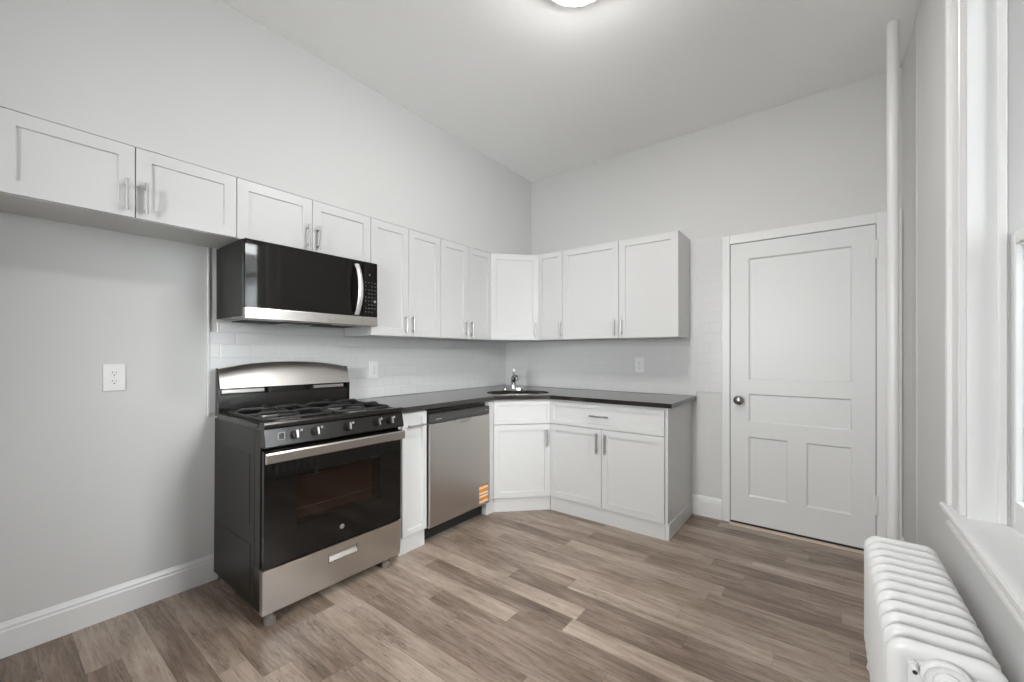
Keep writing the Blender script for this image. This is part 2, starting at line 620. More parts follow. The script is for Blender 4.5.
# outside: ground and the neighbouring clapboard house seen through the side window
b = B(); box(b, -12, 16, -18, 8, -0.9, -0.6); o = struct('ground', b, M['ground'])
nb = thing('neighbouring_house', 'pale clapboard house wall outside the side window', 'house', (W + 4.2, -1.5, -0.6))
b = B()
for i in range(24):
    z = i * 0.14
    prism(b, [(0, z), (-0.030, z), (-0.012, z + 0.15), (0, z + 0.15)], 'y', -5, 5)
obj('clapboard_wall', b, M['siding'], nb)
b = B(); prism(b, [(-0.35, 3.3), (2.6, 4.3), (2.6, 4.4), (-0.4, 3.38)], 'y', -5.3, 5.3); obj('roof', b, mat('grey_shingle', (0.12, 0.12, 0.12), 0.9), nb)
b = B(); box(b, 0, 5, -5, 5, 0, 3.3); obj('house_body', b, M['siding'], nb)

# ------------------------------------------------------------------ door and casing on the back wall
DX0, DX1, DZ1 = 2.116, 2.926, 2.045
b = B()
t = 0.036


def panel_door(bm):
    xs = [DX0 + 0.003, 2.236, 2.469, 2.575, 2.810, DX1 - 0.003]
    zs = [0.018, 0.214, 0.643, 0.752, 0.953, 1.056, 1.926, DZ1 - 0.003]
    yf, rec, sl = -0.012, 0.011, 0.010
    holes = [(xs[1], xs[4], zs[5], zs[6]), (xs[1], xs[4], zs[3], zs[4]), (xs[1], xs[2], zs[1], zs[2]), (xs[3], xs[4], zs[1], zs[2])]

    def inhole(x, z):
        return any(a < x < c and d < z < e for a, c, d, e in holes)
    for i in range(5):
        for j in range(7):
            if not inhole((xs[i] + xs[i + 1]) / 2, (zs[j] + zs[j + 1]) / 2):
                bm.faces.new([bm.verts.new((x, yf, z)) for x, z in ((xs[i], zs[j]), (xs[i + 1], zs[j]), (xs[i + 1], zs[j + 1]), (xs[i], zs[j + 1]))])
    for x0, x1, z0, z1 in holes:
        o_ = [(x0, z0), (x1, z0), (x1, z1), (x0, z1)]
        i1 = [(x0 + 0.003, z0 + 0.003), (x1 - 0.003, z0 + 0.003), (x1 - 0.003, z1 - 0.003), (x0 + 0.003, z1 - 0.003)]
        i2 = [(x0 + sl, z0 + sl), (x1 - sl, z0 + sl), (x1 - sl, z1 - sl), (x0 + sl, z1 - sl)]
        lv = [[bm.verts.new((x, y, z)) for x, z in ring] for ring, y in ((o_, yf), (i1, yf + 0.005), (i2, yf + rec))]
        for a, c in zip(lv, lv[1:]):
            for k in range(4):
                bm.faces.new((a[k], a[(k + 1) % 4], c[(k + 1) % 4], c[k]))
        bm.faces.new(lv[-1])
    bmesh.ops.remove_doubles(bm, verts=bm.verts, dist=1e-5)
    # edges and back
    box(bm, xs[0], xs[0] + 0.0005, yf, -0.001, zs[0], zs[-1])
    box(bm, xs[-1] - 0.0005, xs[-1], yf, -0.001, zs[0], zs[-1])
    box(bm, xs[0], xs[-1], yf, -0.001, zs[0], zs[0] + 0.0005)
    box(bm, xs[0], xs[-1], yf, -0.001, zs[-1] - 0.0005, zs[-1])


panel_door(b)
door = struct('door_1', b, M['door'])
b = B()
lathe(b, [(0.024, 0.0), (0.024, 0.003), (0.012, 0.006), (0.0095, 0.010), (0.0095, 0.028), (0.021, 0.034), (0.031, 0.042), (0.033, 0.050), (0.029, 0.059), (0.016, 0.065), (0.0, 0.066)], '-y', (2.178, -0.012, 0.905))
o = obj('door_knob', b, M['pewter'], door, 60); o['label'] = 'round pewter door knob'
b = B(); box(b, DX0 - 0.006, DX0 + 0.0015, -0.0155, -0.010, 0.86, 0.95, 0.002)
obj('latch_plate', b, M['pewter'], door)
for zc in (1.885, 0.305):
    b = B()
    cyl(b, (DX1 + 0.002, -0.020, zc - 0.055), (DX1 + 0.002, -0.020, zc + 0.055), 0.0075, seg=12)
    cyl(b, (DX1 + 0.002, -0.020, zc + 0.055), (DX1 + 0.002, -0.020, zc + 0.062), 0.0095, 0.004, seg=12)
    cyl(b, (DX1 + 0.002, -0.020, zc - 0.062), (DX1 + 0.002, -0.020, zc - 0.055), 0.004, 0.0095, seg=12)
    box(b, DX1 - 0.028, DX1 - 0.004, -0.0145, -0.011, zc - 0.05, zc + 0.05, 0.001)
    obj('hinge', b, M['door'], door, 40)
b = B()
box(b, 2.064, DX0, -0.022, 0, 0, 2.110, 0.003)
box(b, DX1, W - 0.002, -0.022, 0, 0, 2.110, 0.003)
box(b, W - 0.040, W - 0.002, -0.032, 0, 0, 2.112, 0.005, 2)
box(b, DX0, DX1, -0.022, 0, DZ1, 2.110, 0.003)
struct('trim_1', b, M['trim'])
b = B(); prism(b, [(-0.022, 0), (-0.056, 0), (-0.054, 0.005), (-0.044, 0.008), (-0.022, 0.008)], 'x', DX0 + 0.001, W - 0.004); struct('trim_4', b, mat('pale_wood_threshold', (0.52, 0.41, 0.33), 0.45))
# thin dark sheet on the solid wall, standing in for shade in the door gap
b = B(); box(b, DX0, DX1, -0.0009, -0.0002, 0.0, DZ1); struct('door_gap_shade', b, M['slot'])


# ------------------------------------------------------------------ tile splashbacks
def tile_field(bm, u0, u1, z0, z1, base, shift=0.0, org=0.0):
    """Bevelled 3x6 tiles in running bond; u along the wall; front toward +d."""
    TW, TH, g, d, be = 0.1524, 0.0762, 0.0012, 0.0085, 0.002
    j0 = int(math.floor((z0 - org) / TH))
    for j in range(j0, j0 + 40):
        za, zb = max(z0, org + j * TH), min(z1, org + (j + 1) * TH)
        if zb - za < 0.008:
            continue
        off = (TW / 2 if j % 2 else 0) + shift
        k = int(math.floor((u0 - off) / TW))
        while k * TW + off < u1:
            ua, ub = max(u0, k * TW + off), min(u1, (k + 1) * TW + off)
            k += 1
            if ub - ua < 0.008:
                continue
            a = [(ua + g / 2, za + g / 2), (ub - g / 2, za + g / 2), (ub - g / 2, zb - g / 2), (ua + g / 2, zb - g / 2)]
            c = [(ua + g / 2 + be, za + g / 2 + be), (ub - g / 2 - be, za + g / 2 + be), (ub - g / 2 - be, zb - g / 2 - be), (ua + g / 2 + be, zb - g / 2 - be)]
            l0 = [bm.verts.new(base(u, z, 0.004)) for u, z in a]
            l1 = [bm.verts.new(base(u, z, d - 0.0014)) for u, z in a]
            l2 = [bm.verts.new(base(u, z, d)) for u, z in c]
            for p, q in ((l0, l1), (l1, l2)):
                for i in range(4):
                    bm.faces.new((p[i], p[(i + 1) % 4], q[(i + 1) % 4], q[i]))
            bm.faces.new(l2)


ts = thing('tile_splashback', 'white glazed subway tile splashback on the wall behind range and sink', 'tile splashback', (0, 0, 0.914))
OZ = 0.914
b = B()
left = lambda u, z, d: (d, u, z - OZ)
back = lambda u, z, d: (u, -d, z - OZ)
tile_field(b, -2.621, -0.010, 0.915, CZ0 - 0.001, left, 0.02, 0.914)
tile_field(b, -2.585, -1.84, CZ0 - 0.001, 1.412, left, 0.02, 0.914)
tile_field(b, 0.010, 1.835, 0.915, CZ0 - 0.001, back, 0.0, 0.914)
tile_field(b, 1.838, 1.8845, 0.915, 2.125, back, 0.0, 0.914)
tile_field(b, 1.8845, 2.062, 0.947, 2.125, back, 0.0, 0.947)
obj('tiles', b, M['tile'], ts)
b = B()
box(b, 0.0005, 0.0072, -2.624, -0.001, 0.915 - OZ, CZ0 - 0.001 - OZ)
box(b, 0.0005, 0.0072, -2.585, -1.84, CZ0 - OZ, 1.412 - OZ)
box(b, 0.0072, 1.836, -0.0072, -0.0005, 0.915 - OZ, CZ0 - 0.001 - OZ)
box(b, 1.8365, 1.8845, -0.0072, -0.0005, 0.915 - OZ, 2.126 - OZ)
box(b, 1.8845, 2.063, -0.0072, -0.0005, 0.946 - OZ, 2.126 - OZ)
obj('grout', b, M['grout'], ts)
b = B(); box(b, 0.0005, 0.011, -2.630, -2.622, 0.90 - OZ, CZM - 0.004 - OZ, 0.001); obj('edge_strip', b, M['wplast'], ts)


# ------------------------------------------------------------------ cabinets (local: x left to right, back at y=0, front toward -y)
def bar_pull(parent, x, z, length, yf, horiz=False, r=0.0058, stand=0.030):
    b = B()
    y = yf - stand
    h = length / 2
    if horiz:
        cyl(b, (x - h, y, z), (x + h, y, z), r, seg=14)
        for s in (-1, 1):
            cyl(b, (x + s * (h - 0.02), yf, z), (x + s * (h - 0.02), y, z), 0.0045, seg=10)
    else:
        cyl(b, (x, y, z - h), (x, y, z + h), r, seg=14)
        for s in (-1, 1):
            cyl(b, (x, yf, z + s * (h - 0.02)), (x, y, z + s * (h - 0.02)), 0.0045, seg=10)
    return obj('handle', b, M['nickel'], parent, 40)


def wall_cabinet(label, w_, h_, loc, rotz, doors, depth=0.303, inset=0.031):
    """doors: list of (x0, x1, handle side or None)"""
    ro = thing('wall_cabinet', label, 'wall cabinet', loc, rotz, 'white shaker wall cabinets')
    b = B()
    box(b, 0.0005, w_ - 0.0005, -depth, -0.001, 0.0, h_)
    obj('cabinet_body', b, M['cab'], ro)
    for x0, x1, side in doors:
        b = B()
        shaker(b, x0 + 0.0015, x1 - 0.0015, 0.002, h_ - 0.0008, -depth - 0.001, rail=min(0.073, (x1 - x0) * 0.25))
        d = obj('door', b, M['cab'], ro)
        if side:
            hx = x0 + inset if side == 'l' else x1 - inset
            bar_pull(d, hx, 0.088, 0.132, -depth - 0.020)
    return ro


HF = CZ1 - CZ0
HS = CZ1 - CZM
LW = PI / 2
wall_cabinet('short white two-door wall cabinet over the empty fridge space, beside the microwave cabinet', 0.763, HS, (0, -3.360, CZM), LW, [(0, 0.3815, 'r'), (0.3815, 0.763, 'l')])
wall_cabinet('short white two-door wall cabinet directly above the black microwave', 0.765, HS, (0, -2.597, CZM), LW, [(0, 0.3825, 'r'), (0.3825, 0.765, 'l')])
wall_cabinet('tall white two-door wall cabinet touching the right side of the microwave', 0.612, HF, (0, -1.832, CZ0), LW, [(0, 0.306, 'r'), (0.306, 0.612, 'l')])
wall_cabinet('tall white two-door wall cabinet on left wall, touching the diagonal corner cabinet', 0.605, HF, (0, -1.219, CZ0), LW, [(0, 0.303, 'r'), (0.303, 0.605, 'l')])
wall_cabinet('narrow white one-door wall cabinet on back wall, right beside the corner cabinet', 0.254, HF, (0.617, 0, CZ0), 0, [(0, 0.254, 'r')], inset=0.012)
wall_cabinet('wide white two-door wall cabinet on back wall, ending near the door', 0.964, HF, (0.872, 0, CZ0), 0, [(0, 0.510, 'r'), (0.510, 0.964, 'l')])
# diagonal corner cabinet
cc = thing('wall_cabinet', 'white diagonal one-door corner wall cabinet above the sink', 'wall cabinet', (0, 0, CZ0), 0, 'white shaker wall cabinets')
b = B()
prism(b, [(0.001, -0.001), (0.615, -0.001), (0.615, -0.303), (0.303, -0.612), (0.001, -0.612)], 'z', 0, HF)
obj('cabinet_body', b, M['cab'], cc)
b = B()
Ld = math.hypot(0.312, 0.309)
shaker(b, 0.004, Ld - 0.004, 0.002, HF - 0.0008, -0.001, rail=0.073)
dm = Matrix.Translation((0.303, -0.612, 0)) @ Matrix.Rotation(math.atan2(0.309, 0.312), 4, 'Z')
d = obj('door', b, M['cab'], cc)
d.matrix_basis = dm
bar_pull(d, Ld - 0.036, 0.088, 0.132, -0.020)


def toe(bm, x0, x1, y, z1=0.108):
    box(bm, x0, x1, y, y + 0.016, 0.0, z1)


BG = 'white shaker base cabinets'
# narrow pull-out cabinet between range and dishwasher
nb_ = thing('base_cabinet', 'narrow white base cabinet between the range and the dishwasher', 'base cabinet', (0, -1.829, 0), LW, BG)
b = B(); box(b, 0.0005, 0.208, -0.606, -0.02, 0.108, 0.883); obj('cabinet_body', b, M['cab'], nb_)
b = B(); toe(b, 0.0005, 0.208, -0.602); box(b, 0.192, 0.208, -0.586, -0.05, 0, 0.108); obj('toe_board', b, M['cab'], nb_)
b = B(); shaker(b, 0.016, 0.207, 0.112, 0.872, -0.607, rail=0.05); d = obj('door', b, M['cab'], nb_)
bar_pull(d, 0.112, 0.792, 0.14, -0.626, True)

# sink base in the corner, diagonal front
sb = thing('base_cabinet', 'white diagonal corner base cabinet under the sink', 'base cabinet', (0, 0, 0), 0, BG)
Pa, Pb = Vector((0.610, -0.936)), Vector((0.934, -0.614))
b = B()
for q in ([(0.02, -0.02), (0.930, -0.02), (0.930, -0.036), (0.02, -0.036)], [(0.914, -0.036), (0.930, -0.036), (0.930, -0.602), (0.914, -0.602)],
          [(0.02, -1.012), (0.606, -1.012), (0.606, -0.996), (0.02, -0.996)], [(0.02, -0.996), (0.036, -0.996), (0.036, -0.036), (0.02, -0.036)],
          [(0.610, -0.936), (0.934, -0.614), (0.924, -0.602), (0.598, -0.926)], [(0.590, -0.996), (0.606, -0.996), (0.610, -0.936), (0.598, -0.926)]):
    prism(b, q, 'z', 0.108, 0.880)
prism(b, [(0.036, -0.036), (0.914, -0.036), (0.914, -0.602), (0.598, -0.926), (0.590, -0.996), (0.036, -0.996)], 'z', 0.108, 0.124)
obj('cabinet_body', b, M['cab'], sb)
b = B()
prism(b, [(0.560, -1.012), (0.606, -1.012), (0.612, -0.934), (0.933, -0.614), (0.930, -0.602), (0.58, -0.602), (0.560, -0.62)], 'z', 0, 0.108)
obj('toe_board', b, M['cab'], sb)
Ld = (Pb - Pa).length
dm = Matrix.Translation((Pa.x, Pa.y, 0)) @ Matrix.Rotation(math.atan2(Pb.y - Pa.y, Pb.x - Pa.x), 4, 'Z')
b = B(); shaker(b, 0.004, Ld - 0.004, 0.690, 0.868, -0.001, rail=0.042); d = obj('false_drawer_front', b, M['cab'], sb); d.matrix_basis = dm
b = B(); shaker(b, 0.004, Ld - 0.004, 0.112, 0.684, -0.001, rail=0.064); d = obj('door', b, M['cab'], sb); d.matrix_basis = dm
bar_pull(d, Ld - 0.036, 0.580, 0.14, -0.020)
b = B(); box(b, 0.606, 0.623, -1.008, -0.944, 0.110, 0.872, 0.001); obj('filler_strip', b, M['cab'], sb)

# wide drawer-and-doors cabinet on the back wall
wb = thing('base_cabinet', 'wide white base cabinet with drawer over two doors, under the counter end', 'base cabinet', (0.936, 0, 0), 0, BG)
bw = 1.848 - 0.936
b = B(); box(b, 0.0005, bw - 0.019, -0.606, -0.02, 0.108, 0.883); obj('cabinet_body', b, M['cab'], wb)
b = B(); box(b, bw - 0.018, bw, -0.610, -0.001, 0.0, 0.883, 0.001); obj('end_panel', b, M['cab'], wb)
b = B(); box(b, bw, bw + 0.008, -0.612, -0.016, 0.0, 0.108, 0.0015); toe(b, 0.0005, bw - 0.0185, -0.613); obj('toe_board', b, M['cab'], wb)
b = B(); shaker(b, 0.006, bw - 0.020, 0.692, 0.866, -0.607, rail=0.042); d = obj('drawer', b, M['cab'], wb)
bar_pull(d, 0.432, 0.783, 0.15, -0.626, True)
mid = 0.444
for x0, x1, s in ((0.006, mid - 0.0015, 'r'), (mid + 0.0015, bw - 0.020, 'l')):
    b = B(); shaker(b, x0, x1, 0.112, 0.686, -0.607, rail=0.064); d = obj('door', b, M['cab'], wb)
    bar_pull(d, x1 - 0.031 if s == 'r' else x0 + 0.031, 0.588, 0.15, -0.626)

# ------------------------------------------------------------------ countertop with sink cut-out
ct = thing('countertop', 'dark brown granite countertop running round the corner', 'countertop', (0, 0, 0.884))
SC = Vector((0.862 * 0.70711, -0.862 * 0.70711))
nrm, tan = Vector((0.70711, -0.70711)), Vector((0.70711, 0.70711))


def oval(a, c, n=48, p=2.7, da=0.0):
    out = []
    for k in range(n):
        th = 2 * PI * k / n
        cs, sn = math.cos(th), math.sin(th)
        u = math.copysign(abs(cs) ** (2 / p), cs) * (a + da)
        v = math.copysign(abs(sn) ** (2 / p), sn) * (c + da)
        q = SC + tan * u + nrm * v
        out.append((q.x, q.y))
    return out


SA, SB_ = 0.262, 0.176
outer = [(0.001, -0.001), (0.001, -1.834), (0.648, -1.834), (0.648, -0.952), (0.952, -0.648), (1.882, -0.648), (1.882, -0.001)]
b = B()
vo = [b.verts.new((x, y, 0.0)) for x, y in outer]
vi = [b.verts.new((x, y, 0.0)) for x, y in oval(SA, SB_)]
ed = [b.edges.new((vo[i], vo[(i + 1) % len(vo)])) for i in range(len(vo))] + [b.edges.new((vi[i], vi[(i + 1) % len(vi)])) for i in range(len(vi))]
bmesh.ops.triangle_fill(b, use_beauty=True, edges=ed)
hole = [f for f in b.faces if (Vector(f.calc_center_median()[:2]) - SC).length < 0.16]
bmesh.ops.delete(b, geom=hole, context='FACES_ONLY')
ret = bmesh.ops.extrude_face_region(b, geom=list(b.faces))
bmesh.ops.translate(b, verts=[v for v in ret['geom'] if isinstance(v, bmesh.types.BMVert)], vec=(0, 0, 0.030))
obj('slab', b, M['stone'], ct)

sk = thing('sink', 'oval stainless steel sink set in the dark corner countertop', 'sink', (0, 0, 0.72))
b = B()
prof = [(0.020, 0.1635), (0.004, 0.1635), (0.001, 0.158), (-0.010, 0.06), (-0.035, 0.025), (-0.075, 0.018)]
rings = [[b.verts.new((x, y, z)) for x, y in oval(SA, SB_, 48, 2.7, da)] for da, z in prof]
for a, c in zip(rings, rings[1:]):
    for k in range(48):
        b.faces.new((a[k], a[(k + 1) % 48], c[(k + 1) % 48], c[k]))
b.faces.new(rings[-1])
obj('basin', b, M['steel'], sk, 50)
b = B(); lathe(b, [(0.0, 0.0195), (0.030, 0.0195), (0.042, 0.022), (0.043, 0.0185)], 'z', (SC.x, SC.y, 0)); obj('drain', b, M['chrome'], sk, 40)

FA = Vector((0.585 * 0.70711, -0.585 * 0.70711))
fc = thing('faucet', 'chrome single-lever faucet standing behind the corner sink', 'faucet', (FA.x, FA.y, 0.914), R(45))
b = B()
pl = [(0.095 * math.cos(2 * PI * k / 40) if False else math.copysign(abs(math.cos(2 * PI * k / 40)) ** 0.6, math.cos(2 * PI * k / 40)) * 0.100,
       math.copysign(abs(math.sin(2 * PI * k / 40)) ** 0.8, math.sin(2 * PI * k / 40)) * 0.026) for k in range(40)]
rings = [[b.verts.new((x * s, y * s, z)) for x, y in pl] for s, z in ((1.0, 0.0), (1.0, 0.008), (0.93, 0.014))]
for a, c in zip(rings, rings[1:]):
    for k in range(40):
        b.faces.new((a[k], a[(k + 1) % 40], c[(k + 1) % 40], c[k]))
b.faces.new(rings[-1]); b.faces.new(rings[0][::-1])
obj('base_plate', b, M['chrome'], fc, 50)
b = B(); lathe(b, [(0.026, 0.013), (0.025, 0.03), (0.022, 0.075), (0.024, 0.085), (0.024, 0.108), (0.016, 0.122), (0.0, 0.126)], 'z'); obj('body', b, M['chrome'], fc, 60)
b = B()
tube(b, [(0.004, -0.015, 0.080), (0.005, -0.06, 0.112), (0.006, -0.11, 0.128), (0.006, -0.15, 0.124), (0.006, -0.172, 0.108), (0.006, -0.176, 0.092)], [0.016, 0.015, 0.0135, 0.013, 0.0125, 0.013], 14)
obj('spout', b, M['chrome'], fc, 60)
b = B()
tube(b, [(0, 0.0, 0.118), (0.002, 0.004, 0.140), (0.004, 0.012, 0.168), (0.005, 0.016, 0.184)], [0.013, 0.009, 0.008, 0.010], 12)
obj('lever', b, M['chrome'], fc, 60)

# ------------------------------------------------------------------ range
RW = 0.758
rg = thing('range', 'black and stainless gas range with raised backguard under the microwave', 'range', (0.030, -2.613, 0.004), R(90))
rg.rotation_euler = (0, R(0.35), R(90))
b = B()
box(b, 0, RW, -0.545, -0.012, 0.055, 0.890, 0.004)
box(b, 0.0, 0.004, -0.603, -0.545, 0.055, 0.890)
box(b, RW - 0.004, RW, -0.603, -0.545, 0.055, 0.890)
obj('body', b, M['side'], rg)
b = B(); box(b, -0.0018, 0, -0.49, -0.20, 0.43, 0.76, 0.0008); box(b, -0.002, 0, -0.50, -0.03, 0.10, 0.34, 0.0009); obj('side_emboss', b, M['side'], rg)
# cooktop: raised rim round a sunken well
b = B()
prism(b, [(-0.636, 0.893), (-0.650, 0.900), (-0.651, 0.915), (-0.645, 0.923), (-0.615, 0.923), (-0.592, 0.908), (-0.572, 0.890)], 'x', -0.002, RW + 0.002)
box(b, -0.002, 0.020, -0.575, -0.055, 0.890, 0.917, 0.004)
box(b, RW - 0.020, RW + 0.002, -0.575, -0.055, 0.890, 0.917, 0.004)
box(b, 0.0, RW, -0.58, -0.05, 0.888, 0.900)
box(b, 0.0, RW, -0.10, -0.05, 0.890, 0.915, 0.004)
obj('cooktop', b, M['blk'], rg, 40)
for bx, by, r in ((0.19, -0.44, 0.045), (0.19, -0.21, 0.038), (0.57, -0.44, 0.05), (0.57, -0.21, 0.034)):
    b = B()
    lathe(b, [(r + 0.016, 0.900), (r + 0.014, 0.906), (r + 0.004, 0.908), (r + 0.002, 0.916), (0.0, 0.916)], 'z', (bx, by, 0))
    bo = obj('burner', b, M['alu'], rg, 40)
    b = B(); lathe(b, [(r, 0.916), (r + 0.001, 0.922), (r - 0.006, 0.927), (0, 0.928)], 'z', (bx, by, 0)); obj('burner_cap', b, M['iron'], bo, 40)
for gx0, gx1 in ((0.030, 0.366), (0.392, 0.728)):
    b = B()
    gy0, gy1, gz = -0.555, -0.110, 0.938
    rr = 0.0065
    loop = []
    for cx, cy, a0 in ((gx1 - 0.02, gy1 - 0.02, 0), (gx0 + 0.02, gy1 - 0.02, 90), (gx0 + 0.02, gy0 + 0.02, 180), (gx1 - 0.02, gy0 + 0.02, 270)):
        for k in range(4):
            a = R(a0 + 30 * k)
            loop.append((cx + 0.02 * math.cos(a), cy + 0.02 * math.sin(a), gz - 0.012))
    tube(b, loop, rr, 8, True, ref=(0, 0, 1))
    gxm = (gx0 + gx1) / 2
    tube(b, [(gx0, (gy0 + gy1) / 2, gz - 0.012), (gx1, (gy0 + gy1) / 2, gz - 0.012)], rr, 8)
    for cy in (-0.44, -0.21):
        for dx, dy in ((1, 0), (-1, 0), (0, 1), (0, -1)):
            ex = gxm + dx * (gx1 - gx0) / 2
            ey = cy + dy * 0.112
            ix, iy = gxm + dx * 0.03, cy + dy * 0.03
            pts = [(ex, ey, gz - 0.012), (ex - dx * 0.012, ey - dy * 0.012, gz + 0.002), (ex - dx * 0.03, ey - dy * 0.03, gz + 0.006), (ix, iy, gz + 0.006)]
            tube(b, pts, [rr, rr, rr, rr * 0.7], 8)
    for fx in (gx0, gx1):
        for fy in (gy0 + 0.02, gy1 - 0.02):
            cyl(b, (fx, fy, 0.900 if False else 0.906), (fx, fy, gz - 0.010), 0.006, seg=8)
    obj('grate', b, M['iron'], rg, 50)
# control panel
b = B()
prism(b, [(-0.545, 0.892), (-0.640, 0.892), (-0.658, 0.816), (-0.654, 0.810), (-0.545, 0.810)], 'x', 0.0005, RW - 0.0005)
cp = obj('control_panel', b, M['blk'], rg)
nz = Vector((0, -0.076, -0.022)).normalized()     # along the slope, downward
outn = Vector((0, -0.973, 0.230)).normalized()
for i, u in enumerate((0.131, 0.232, 0.402, 0.578, 0.664)):
    c = Vector((u, -0.6490, 0.856))
    b = B()
    cyl(b, c - outn * 0.002, c + outn * 0.007, 0.0225, 0.0215, 28)
    cyl(b, c + outn * 0.007, c + outn * 0.020, 0.0185, 0.0165, 28)
    k = obj('knob', b, M['blk'], cp, 40)
    b = B()
    t_ = bmesh.new()
    bmesh.ops.create_cube(t_, size=1)
    bmesh.ops.scale(t_, vec=(0.009, 0.014, 0.036), verts=t_.verts)
    bmesh.ops.bevel(t_, geom=list(t_.edges), offset=0.002, segments=2, affect='EDGES')
    mt = Matrix.Translation(c + outn * 0.026) @ outn.to_track_quat('-Y', 'Z').to_matrix().to_4x4()
    bmesh.ops.transform(t_, matrix=mt, verts=t_.verts)
    join(b, t_)
    obj('knob_grip', b, M['nickel'], k)
    b = B()
    for dx in (0.030, 0.036):
        p = c + outn * 0.0006
        box(b, u + dx - 0.0018, u + dx + 0.0018, -0.6480, -0.6440, 0.866, 0.877)
    obj('knob_mark', b, M['mark'], k)
b = B(); box(b, 0.058, 0.082, -0.6530, -0.640, 0.842, 0.872, 0.001); o = obj('igniter_button', b, M['slot'], cp)
b = B()
for z in (0.841, 0.873):
    box(b, 0.056, 0.084, -0.6540, -0.640, z - 0.0012, z + 0.0012)
for x in (0.056, 0.084):
    box(b, x - 0.0012, x + 0.0012, -0.6540, -0.640, 0.841, 0.873)
obj('button_frame', b, M['mark'], o)
# oven door
OD0, OD1 = 0.258, 0.792
wx0, wx1, wz0, wz1 = 0.150, 0.610, 0.415, 0.655
b = B()
yb, yf = -0.548, -0.634
box(b, 0.004, wx0, yf, yb, OD0, OD1)
box(b, wx1, RW - 0.004, yf, yb, OD0, OD1)
box(b, wx0, wx1, yf, yb, OD0, wz0)
box(b, wx0, wx1, yf, yb, wz1, OD1)
od = obj('oven_door', b, M['glass'], rg)
b = B()
box(b, wx0 - 0.001, wx1 + 0.001, yb - 0.006, yb - 0.002, wz0 - 0.001, wz1 + 0.001)
obj('oven_interior', b, M['cavity'], od)
b = B()
for z in (0.470, 0.628):
    cyl(b, (wx0, -0.575, z), (wx1, -0.575, z), 0.003, seg=8)
cyl(b, (wx0, -0.575, 0.640), (wx1, -0.575, 0.640), 0.003, seg=8)
obj('oven_rack', b, M['rack'], od)
b = B(); box(b, wx0, wx1, yf + 0.0005, yf + 0.005, wz0, wz1); obj('oven_window', b, M['ovenpane'], od)
b = B()
prism(b, [(yf - 0.030, 0.742), (yf - 0.026, 0.738), (yf - 0.014, 0.738), (yf - 0.012, 0.744), (yf - 0.012, 0.780), (yf - 0.016, 0.787), (yf - 0.026, 0.787), (yf - 0.032, 0.780)], 'x', 0.004, RW + 0.004)
for u in (0.03, RW - 0.03):
    box(b, u - 0.014, u + 0.014, yf - 0.014, yf, 0.748, 0.778)
oh = obj('handle', b, M['steelh'], od, 40); oh['label'] = 'wide stainless handle bar'
b = B()
lathe(b, [(0.0125, 0), (0.0125, 0.0012), (0.0105, 0.0012), (0.0105, 0.0004), (0.0, 0.0004)], '-y', (0.382, yf, 0.335))
tube(b, [(0.377, yf - 0.001, 0.340), (0.373, yf - 0.001, 0.334), (0.378, yf - 0.001, 0.330), (0.381, yf - 0.001, 0.335), (0.378, yf - 0.001, 0.336)], 0.0011, 6)
tube(b, [(0.390, yf - 0.001, 0.340), (0.385, yf - 0.001, 0.340), (0.384, yf - 0.001, 0.335), (0.388, yf - 0.001, 0.335), (0.384, yf - 0.001, 0.333), (0.386, yf - 0.001, 0.329), (0.391, yf - 0.001, 0.331)], 0.0011, 6)
o = obj('emblem', b, mat('grey_emblem_enamel', (0.20, 0.20, 0.20), 0.4), od, 40); o['label'] = 'round grey emblem'
# storage drawer with a recessed pull
px0, px1, pz0, pz1 = 0.312, 0.474, 0.172, 0.214
b = B()
D0, D1 = 0.050, 0.250
yd = -0.632
for x0, x1, z0, z1 in ((0.003, px0, D0, D1), (px1, RW - 0.003, D0, D1), (px0, px1, D0, pz0), (px0, px1, pz1, D1)):
    box(b, x0, x1, yd, yd + 0.02, z0, z1)
box(b, px0, px1, yd + 0.016, yd + 0.02, pz0, pz1)
prism(b, [(yd + 0.016, pz0), (yd + 0.016, pz0 + 0.02), (yd + 0.002, pz0 + 0.0)], 'x', px0, px1)
cyl(b, (0.006, yd + 0.006, D0), (0.006, yd + 0.006, D1), 0.006, seg=14)
box(b, 0.0, 0.004, yd + 0.006, -0.548, D0, D1)
box(b, 0.003, RW - 0.003, yd + 0.02, -0.548, D0 + 0.01, D1 - 0.004)
dr = obj('drawer', b, M['steel'], rg, 30)
b = B()
for x in (px0 - 0.003, px1):
    box(b, x, x + 0.003, yd - 0.003, yd, pz0 - 0.003, pz1 + 0.003)
for z in (pz0 - 0.003, pz1):
    box(b, px0, px1, yd - 0.003, yd, z, z + 0.003)
obj('recessed_pull', b, M['chrome'], dr)
for x in (0.04, RW - 0.09):
    for y in (-0.612, -0.06):
        b = B(); e = x * math.sin(R(0.35)) - 0.004; lathe(b, [(0.024, e), (0.024, e + 0.030), (0.013, e + 0.032), (0.012, 0.060)], 'z', (x, y, 0)); obj('foot', b, M['plastic'], rg, 40)
